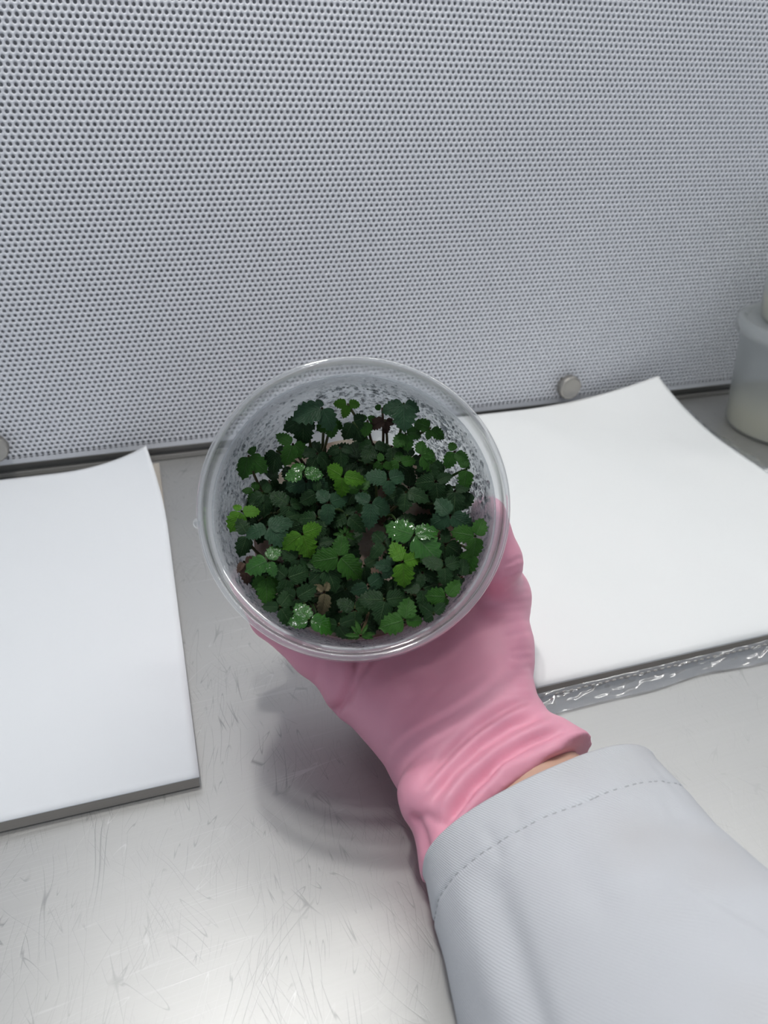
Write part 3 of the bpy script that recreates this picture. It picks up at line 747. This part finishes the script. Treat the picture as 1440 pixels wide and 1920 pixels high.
# ================================================================== GLOVED HAND
def surface_nets(f, org, h):
    ins = f < 0
    c = [ins[i:f.shape[0] - 1 + i, j:f.shape[1] - 1 + j, k:f.shape[2] - 1 + k] for i in (0, 1) for j in (0, 1) for k in (0, 1)]
    s = sum(x.astype(np.int8) for x in c); act = (s > 0) & (s < 8)
    idx = np.full(act.shape, -1, np.int64); I = np.argwhere(act); idx[act] = np.arange(len(I))
    acc = np.zeros((len(I), 3)); cnt = np.zeros(len(I))
    off = np.array([(i, j, k) for i in (0, 1) for j in (0, 1) for k in (0, 1)])
    vals = [f[I[:, 0] + o[0], I[:, 1] + o[1], I[:, 2] + o[2]] for o in off]
    for a_ in range(8):
        for b_ in range(a_ + 1, 8):
            if np.abs(off[a_] - off[b_]).sum() != 1: continue
            va, vb = vals[a_], vals[b_]; k = (va < 0) != (vb < 0)
            t = np.where(k, va / np.where(k, va - vb, 1), 0)
            p = off[a_] + t[:, None] * (off[b_] - off[a_])
            acc[k] += p[k]; cnt[k] += 1
    V = org + (I + acc / cnt[:, None]) * h
    Q = []
    for ax in range(3):
        o1 = (ax + 1) % 3; o2 = (ax + 2) % 3
        sl0 = [slice(None)] * 3; sl1 = [slice(None)] * 3; sl0[ax] = slice(0, -1); sl1[ax] = slice(1, None)
        a_ = ins[tuple(sl0)]; b_ = ins[tuple(sl1)]
        for flip in (False, True):
            e = (a_ & ~b_) if not flip else (~a_ & b_)
            E = np.argwhere(e); E = E[(E[:, o1] > 0) & (E[:, o2] > 0) & (E[:, o1] < f.shape[o1] - 1) & (E[:, o2] < f.shape[o2] - 1)]
            d1 = np.zeros(3, int); d1[o1] = 1; d2 = np.zeros(3, int); d2[o2] = 1
            cs = [E, E - d1, E - d1 - d2, E - d2]
            q = np.stack([idx[c_[:, 0], c_[:, 1], c_[:, 2]] for c_ in cs], 1)
            if flip: q = q[:, ::-1]
            Q.append(q[(q >= 0).all(1)])
    return V, np.concatenate(Q)
def vnormals(V, Q):
    fn = np.cross(V[Q[:, 2]] - V[Q[:, 0]], V[Q[:, 3]] - V[Q[:, 1]])
    N = np.zeros_like(V)
    for k in range(4): np.add.at(N, Q[:, k], fn)
    return N / (np.linalg.norm(N, axis=1)[:, None] + 1e-12)
def smooth_mesh(V, Q, it, fac=.5):
    E = np.concatenate([Q[:, [0, 1]], Q[:, [1, 2]], Q[:, [2, 3]], Q[:, [3, 0]]])
    for _ in range(it):
        A = np.zeros_like(V); c = np.zeros(len(V))
        for a_, b_ in ((0, 1), (1, 0)):
            np.add.at(A, E[:, a_], V[E[:, b_]]); np.add.at(c, E[:, a_], 1)
        V = V + fac * (A / c[:, None] - V)
    return V
lerp = lambda a_, b_, t: a_ + (b_ - a_) * t
WL = P(826, 1440, .034); WR = P(924, 1348, .040)
w1, w2, w3 = (lerp(WL, WR, t) for t in (.06, .5, .94))
m5 = P(672, 1290, .033); m4 = P(722, 1225, .035); m3 = P(785, 1175, .037); m2 = P(850, 1130, .041)
CAPS = []
def cap(a_, b_, r1, r2, k=.010): CAPS.append((np.asarray(a_), np.asarray(b_), r1, r2, k))
cap(w1, w3, .0185, .0185)
cap(w1, m5, .0185, .0135); cap(lerp(w1, w2, .5), m4, .0180, .0140); cap(w2, m3, .0175, .0145); cap(w3, m2, .0185, .0150)
cap(m5, m4, .0128, .0138); cap(m4, m3, .0138, .0142); cap(m3, m2, .0142, .0148)
# ball of the thumb and thumb up the right wall of the tub
tm = P(926, 1120, .054); cap(w3, P(915, 1215, .046), .0185, .0185, .012); cap(P(915, 1215, .046), tm, .0185, .0155, .012); cap(tm, m2, .014, .014, .012)
t1 = L2W(np.array([.0625, -.016, .014])); t2 = L2W(np.array([.0580, .002, .030]))
cap(tm, t1, .0145, .0108, .008); cap(t1, t2, .0106, .0082, .005)
# small finger along the lower left, the other fingers under the tub
p1 = P(588, 1226, .040); p2 = P(508, 1158, .052); p3 = P(462, 1090, .074)
cap(m5, p1, .0122, .0108, .006); cap(p1, p2, .0106, .0094, .003); cap(p2, p3, .0094, .0078, .003)
def finger(mc, pts, rs):
    a_ = mc
    for q, (ra, rb) in zip(pts, rs):
        b_ = L2W(np.array(q)); cap(a_, b_, ra, rb, .004); a_ = b_
finger(m4, [(-.022, -.022, -.010), (-.036, .002, -.009), (-.042, .022, -.008)], [(.0125, .0105), (.0105, .0098), (.0098, .0080)])
finger(m3, [(-.004, -.016, -.011), (-.014, .012, -.010), (-.020, .034, -.009)], [(.0130, .0110), (.0108, .0100), (.0100, .0082)])
finger(m2, [(.018, -.014, -.011), (.012, .012, -.010), (.008, .035, -.009)], [(.0130, .0108), (.0106, .0098), (.0098, .0080)])
# cuff of the glove
cL = P(840, 1570, .036); cR = P(1036, 1425, .042)
AX = (cL + cR) / 2 - (WL + WR) / 2; AX[2] *= .5; AX /= np.linalg.norm(AX)
lat0 = (cR - cL) / np.linalg.norm(cR - cL)
c1, c2, c3 = (lerp(cL, cR, t) for t in (.06, .5, .94))
cap(WL * .85 + WR * .15, c1 + AX * .02, .0195, .0205, .006); cap(w2, c2 + AX * .02, .0200, .0225, .008); cap(w3, c3 + AX * .02, .0185, .0210, .006); cap(c3, c3 + lat0 * .009 + AX * .02, .0195, .0195, .004)
cap(P(802, 1488, .043), P(806, 1502, .043), .0120, .0120, .003)   # bead under the cuff
allp = np.concatenate([[c_[0], c_[1]] for c_ in CAPS])
org = allp.min(0) - .026; top = allp.max(0) + .026; hgrid = .00115
dims = np.ceil((top - org) / hgrid).astype(int)
gx, gy, gz = (org[i] + np.arange(dims[i], dtype=np.float32) * hgrid for i in range(3))
GX, GY, GZ = (g.astype(np.float32) for g in np.meshgrid(gx, gy, gz, indexing='ij'))
fld = None
for a_, b_, r1, r2, k in CAPS:
    d = (b_ - a_).astype(np.float32); dd = float(d @ d) + 1e-12
    pxx, pyy, pzz = GX - np.float32(a_[0]), GY - np.float32(a_[1]), GZ - np.float32(a_[2])
    t = np.clip((pxx * d[0] + pyy * d[1] + pzz * d[2]) / dd, 0, 1)
    v_ = np.sqrt((pxx - t * d[0]) ** 2 + (pyy - t * d[1]) ** 2 + (pzz - t * d[2]) ** 2) - (r1 + (r2 - r1) * t)
    if fld is None: fld = v_
    else:
        hh = np.clip(.5 + .5 * (fld - v_) / k, 0, 1)
        fld = fld + (v_ - fld) * hh - k * hh * (1 - hh)
# end of the cuff
q1, q2, q3 = P(1097, 1409, .044), P(1030, 1419, .060), P(950, 1464, .064)
cn = np.cross(q2 - q1, q3 - q1); cn /= np.linalg.norm(cn)
if cn @ AX < 0: cn = -cn
fld = np.maximum(fld, ((GX - q1[0]) * cn[0] + (GY - q1[1]) * cn[1] + (GZ - q1[2]) * cn[2]).astype(np.float32))
# the tub presses into the hand
lx = (GX - TB[0]) * EX[0] + (GY - TB[1]) * EX[1] + (GZ - TB[2]) * EX[2]
ly = (GX - TB[0]) * EY[0] + (GY - TB[1]) * EY[1] + (GZ - TB[2]) * EY[2]
lz = (GX - TB[0]) * NZ[0] + (GY - TB[1]) * NZ[1] + (GZ - TB[2]) * NZ[2]
tubd = np.maximum(np.sqrt(lx ** 2 + ly ** 2) - (R_BOT + (R_TOP - R_BOT) * np.clip(lz / (HC - .009), 0, 1) + .0004), -lz - .0004)
fld = np.maximum(fld, -tubd)
fld = np.maximum(fld, .003 - GZ)
HV, HQ = surface_nets(fld, org, hgrid)
del fld, GX, GY, GZ, lx, ly, lz, tubd
HV = smooth_mesh(HV, HQ, 8)
HN = vnormals(HV, HQ)
# creases and folds of the glove: (picture polyline, height in mm, width in px, one-sided)
FOLDS = [
    ([(668, 1215), (662, 1250), (650, 1285), (638, 1315), (618, 1350)], -3.6, 8, 0),
    ([(700, 1225), (676, 1262), (655, 1300), (650, 1322)], -2.0, 8, 0), ([(712, 1232), (690, 1262), (668, 1300)], .6, 8, 0),
    ([(602, 1232), (596, 1262), (585, 1280)], -.6, 8, 0),
    ([(1004, 1308), (960, 1322), (900, 1360), (850, 1405), (790, 1470)], -2.40, 10, 0),
    ([(1004, 1322), (955, 1342), (890, 1385), (835, 1440), (800, 1480)], 1.92, 12, 0),
    ([(1020, 1340), (960, 1362), (900, 1400), (850, 1450), (810, 1500)], -1.76, 9, 0),
    ([(1050, 1352), (990, 1375), (930, 1408), (880, 1450), (820, 1520)], 2.08, 12, 0),
    ([(1058, 1368), (1000, 1390), (940, 1425), (885, 1475), (830, 1545)], -2.56, 9, 0),
    ([(1062, 1378), (1000, 1402), (930, 1448), (880, 1490)], 1.28, 8, 0),
    ([(930, 1440), (895, 1475), (850, 1525), (815, 1575)], -1.60, 8, 0),
    ([(1080, 1398), (1020, 1410), (950, 1445), (900, 1490), (840, 1560)], 1.44, 10, 0),
    ([(768, 1525), (790, 1560), (800, 1600)], -1.92, 9, 0), ([(775, 1540), (800, 1530), (840, 1545)], -0.96, 9, 0),
]
for yy in (1128, 1142, 1160, 1185, 1215, 1232, 1252, 1262, 1285, 1298):
    x0 = rng.uniform(925, 955)
    FOLDS.append(([(x0, yy + rng.uniform(-2, 14)), (970, yy + 3), (1000, yy - rng.uniform(-4, 6))], -rng.uniform(.35, .7), 4.5, 0))
for yy in (1045, 1060, 1078, 1095, 1110):
    FOLDS.append(([(945, yy + 16), (970, yy + 4), (992, yy)], -rng.uniform(.3, .55), 4.5, 0))
for k_ in range(14):   # woven band showing through the cuff
    x0 = 893 + k_ * 7.0; y0 = 1415 - k_ * 3.6
    FOLDS.append(([(x0 - 2, y0 - 8), (x0 + 3, y0 + 7)], -.22, 2.6, 0))
facing = np.clip((HN * (CAM - HV) / np.linalg.norm(CAM - HV, axis=1)[:, None]).sum(1) * 2 + .35, 0, 1)
hp = pix(HV)
for poly, amt, wd, _ in FOLDS:
    d, par, sg = polydist(hp, poly)
    HV = HV + HN * (amt * .001 * np.exp(-(d / wd) ** 2) * np.clip(np.minimum(par, 1 - par) * 6 + .25, 0, 1) * facing)[:, None]
HV = HV + HN * (.00035 * vnoise2(HV[:, 0] * 110 + HV[:, 2] * 60, HV[:, 1] * 110, 31))[:, None]
HV = smooth_mesh(HV, HQ, 1, .4)
wrist0 = lerp(WL, WR, .5)
person = empty('person', tuple(wrist0))
tag(person, "person's right arm in white lab coat and pink glove, palm up under the tub", 'person')
gl_ = obj('glove', npmesh('glove', HV - wrist0, HQ), M_GLOVE, person); gl_['label'] = 'thin pink rubber glove with wrinkled cuff'

# forearm inside cuff and sleeve
f0 = lerp(cL, cR, .5); fl = []
lat = (cR - cL); lat[2] *= .5; lat /= np.linalg.norm(lat); upv = np.cross(lat, -AX); upv /= np.linalg.norm(upv)
if upv[2] < 0: upv = -upv
nring = 32; a_ = np.linspace(0, 2 * np.pi, nring, endpoint=False); V = []
for s_, hw, ht in ((-.03, 0.0, 0.0), (-.03, .018, .008), (-.018, .028, .0165), (.01, .0345, .0195), (.05, .036, .024), (.10, .040, .030), (.16, .042, .034), (.26, .042, .036), (.26, 0, 0)):
    c_ = f0 + AX * s_ + np.array([0, 0, .10 * max(0, s_)]) + lat * .004 - np.array([0, 0, .0008])
    V.append(c_ + np.cos(a_)[:, None] * lat * hw + np.sin(a_)[:, None] * upv * ht)
obj('forearm', npmesh('forearm', np.concatenate(V) - wrist0, grid_quads(nring, len(V), True)), M_SKIN, person)

# lab coat sleeve
ST = [(P(799, 1622, .040), P(1216, 1446, .046), .0283), (P(836, 1790, .047), P(1342, 1604, .055), .036), (P(862, 1930, .053), P(1452, 1716, .063), .043)]
dL = ST[2][0] - ST[1][0]; dR = ST[2][1] - ST[1][1]
for k_, h_ in ((1.5, .050), (4, .055)):
    ST.append((ST[2][0] + dL * k_ + np.array([0, 0, .004 * k_]), ST[2][1] + dR * k_ + np.array([0, 0, .003 * k_]), h_))
cl = np.r_[0, np.cumsum([np.linalg.norm((ST[i + 1][0] + ST[i + 1][1] - ST[i][0] - ST[i][1]) / 2) for i in range(len(ST) - 1)])]
LEN = cl[-1]
nu, nv = 200, 170
def sleeve_pts(s, u, inset=0.0):
    """s: distance from the opening (n), u: angle (m) -> n,m,3"""
    Lp = np.stack([np.interp(s, cl, [q[0][i] for q in ST]) for i in range(3)], -1)
    Rp = np.stack([np.interp(s, cl, [q[1][i] for q in ST]) for i in range(3)], -1)
    ht = np.interp(s, cl, [q[2] for q in ST])
    c_ = (Lp + Rp) / 2; lt = (Rp - Lp) / 2; hw = np.linalg.norm(lt, axis=1); lt = lt / hw[:, None]
    cu = np.sign(np.cos(u)) * np.abs(np.cos(u)) ** .86; su = np.sign(np.sin(u)) * np.abs(np.sin(u)) ** .92
    dn = np.where(su < 0, .86, 1.0)
    return c_[:, None, :] + (cu[None, :] * (hw - inset)[:, None])[..., None] * lt[:, None, :] + ((su * dn)[None, :] * (ht - inset)[:, None])[..., None] * np.array([0, 0, 1.0])
sv = np.concatenate([np.linspace(0, .07, 90), np.linspace(.0715, LEN, nv - 90)])
u = np.linspace(0, 2 * np.pi, nu, endpoint=False)
out = sleeve_pts(sv, u)
SEAM = .0215
SS, UUu = np.meshgrid(sv, u, indexing='ij')
per = UUu * .046        # metres round the sleeve
disp = -.0007 * np.exp(-((SS - SEAM) / .0011) ** 2)
puck = vnoise(per * 110, 61) * .7 + vnoise(per * 240, 62) * .3
disp += .0010 * puck * np.exp(-(np.abs(SS - SEAM) / .0075)) + .0004 * vnoise2(per * 70, SS * 45, 63) + .0013 * vnoise2(per * 22 + SS * 10, SS * 12, 64)
disp += .0006 * np.exp(-((SS - .001) / .002) ** 2)
nrm_ = out - out.mean(1, keepdims=True); nrm_ /= np.linalg.norm(nrm_, axis=2, keepdims=True)
out = out + nrm_ * disp[..., None]
flat = out.reshape(-1, 3); q2 = pix(flat); nf = nrm_.reshape(-1, 3)
fc = np.clip(nf[:, 2] * 1.5 + .3, 0, 1)
for poly, amt, wd in [([(905, 1600), (935, 1700), (965, 1790), (1005, 1920), (1030, 2000)], -2.0, 34), ([(860, 1640), (890, 1740), (930, 1920)], 1.2, 30),
                      ([(1060, 1560), (1090, 1640), (1150, 1730)], -.9, 30), ([(1262, 1625), (1330, 1672), (1440, 1735), (1500, 1760)], -1.6, 16), ([(1250, 1660), (1330, 1710), (1440, 1770)], 1.2, 26),
                      ([(1235, 1480), (1275, 1530), (1330, 1600)], -.8, 14), ([(905, 1545), (925, 1585), (940, 1620)], -.8, 12), ([(960, 1510), (975, 1550), (985, 1590)], -.7, 12)]:
    d, par, sg = polydist(q2, poly)
    flat = flat + nf * (amt * .001 * np.exp(-(d / wd) ** 2) * np.clip(np.minimum(par, 1 - par) * 5 + .1, 0, 1) * fc)[:, None]
out = flat.reshape(out.shape)
si = np.linspace(.0004, .06, 26); inn = np.stack([sleeve_pts(si[i:i + 1], u, .0012 + .0045 * min(1, i / 8))[0] for i in range(len(si))])
allv = np.concatenate([inn[::-1].reshape(-1, 3), out.reshape(-1, 3)])
vv = np.concatenate([-si[::-1], sv]) * 1000
uvs = np.stack([np.tile(u * 46.0, len(vv)), np.repeat(vv, nu)], 1)
sl_ = obj('lab_coat_sleeve', npmesh('lab_coat_sleeve', allv - wrist0, grid_quads(nu, len(vv), True)[:, ::-1], True, uvs), M_TWILL, person)
# stitches along the hem
bm = bmesh.new()
i0 = int(np.argmin(np.abs(sv - SEAM)))
ringp = out[i0]; nr_ = nrm_[i0]
cum = np.r_[0, np.cumsum(np.linalg.norm(np.diff(np.vstack([ringp, ringp[:1]]), axis=0), axis=1))]
for s_ in np.arange(0, cum[-1], .0034):
    k_ = np.searchsorted(cum, s_) % nu; a1 = ringp[k_]; a2 = ringp[(k_ + 1) % nu]; d = a2 - a1; d /= np.linalg.norm(d)
    nn_ = nr_[k_]; s2 = np.cross(nn_, d); s2 /= np.linalg.norm(s2); n3 = np.cross(d, s2)
    pt = a1 + nn_ * .00012 - wrist0
    mt = Matrix([[d[i] * .0011, s2[i] * .00022, n3[i] * .00018, pt[i]] for i in range(3)] + [[0, 0, 0, 1]])
    bmesh.ops.create_icosphere(bm, subdivisions=1, radius=1, matrix=mt)
me = bpy.data.meshes.new('hem_stitching'); bm.to_mesh(me); bm.free(); obj('hem_stitching', me, M_THREAD, sl_)

# ================================================================== TUBS STACKED ON THE RIGHT
def stacked_tub(center, z0, label, level):
    r = empty('storage_tub', (center[0], center[1], z0)); tag(r, label, 'tub', 'lidded tubs stacked at the right edge')
    rb, rt, h = .047, .0545, .093
    pr = [(0, 0), (rb - .004, 0), (rb - .001, .001), (rb, .004), (rt, h - .006), (rt + .003, h - .005), (rt + .003, h), (rt - .001, h), (rt - .001, h - .004), (rb - .001, .004), (rb - .003, .0012), (0, .0012)]
    obj('tub_wall', lathe('tub_wall', pr, 72), M_JAR, r)
    obj('lid', lathe('lid', [(0, h - .0005), (rt - .004, h - .0005), (rt - .002, h + .0008), (rt + .0005, h + .003), (rt + .0035, h + .003), (rt + .0052, h + .0015), (rt + .0055, h - .008), (rt + .0043, h - .008), (rt + .0036, h + .0006), (0, h + .0006 - .0018)], 72), M_JAR, r)
    obj('medium', lathe('medium', [(0, .0014), (rb - .0035, .0014), (rb - .0012, .0042), (rb + (rt - rb) * level / h - .0012, level), (0, level)], 72), M_MEDIUM, r)
JC = P(1366, 790, .004) + np.array([math.cos(yaw), -math.sin(yaw), 0]) * .047
JC = JC[:2]
stacked_tub(JC, .0002, 'cloudy plastic tub with pale yellow medium standing on the worktop at the right edge', .024)
stacked_tub(JC + np.array([.004, .0]), .0002 + .0945, 'cloudy plastic tub on top of the lower one at the right edge', .018)
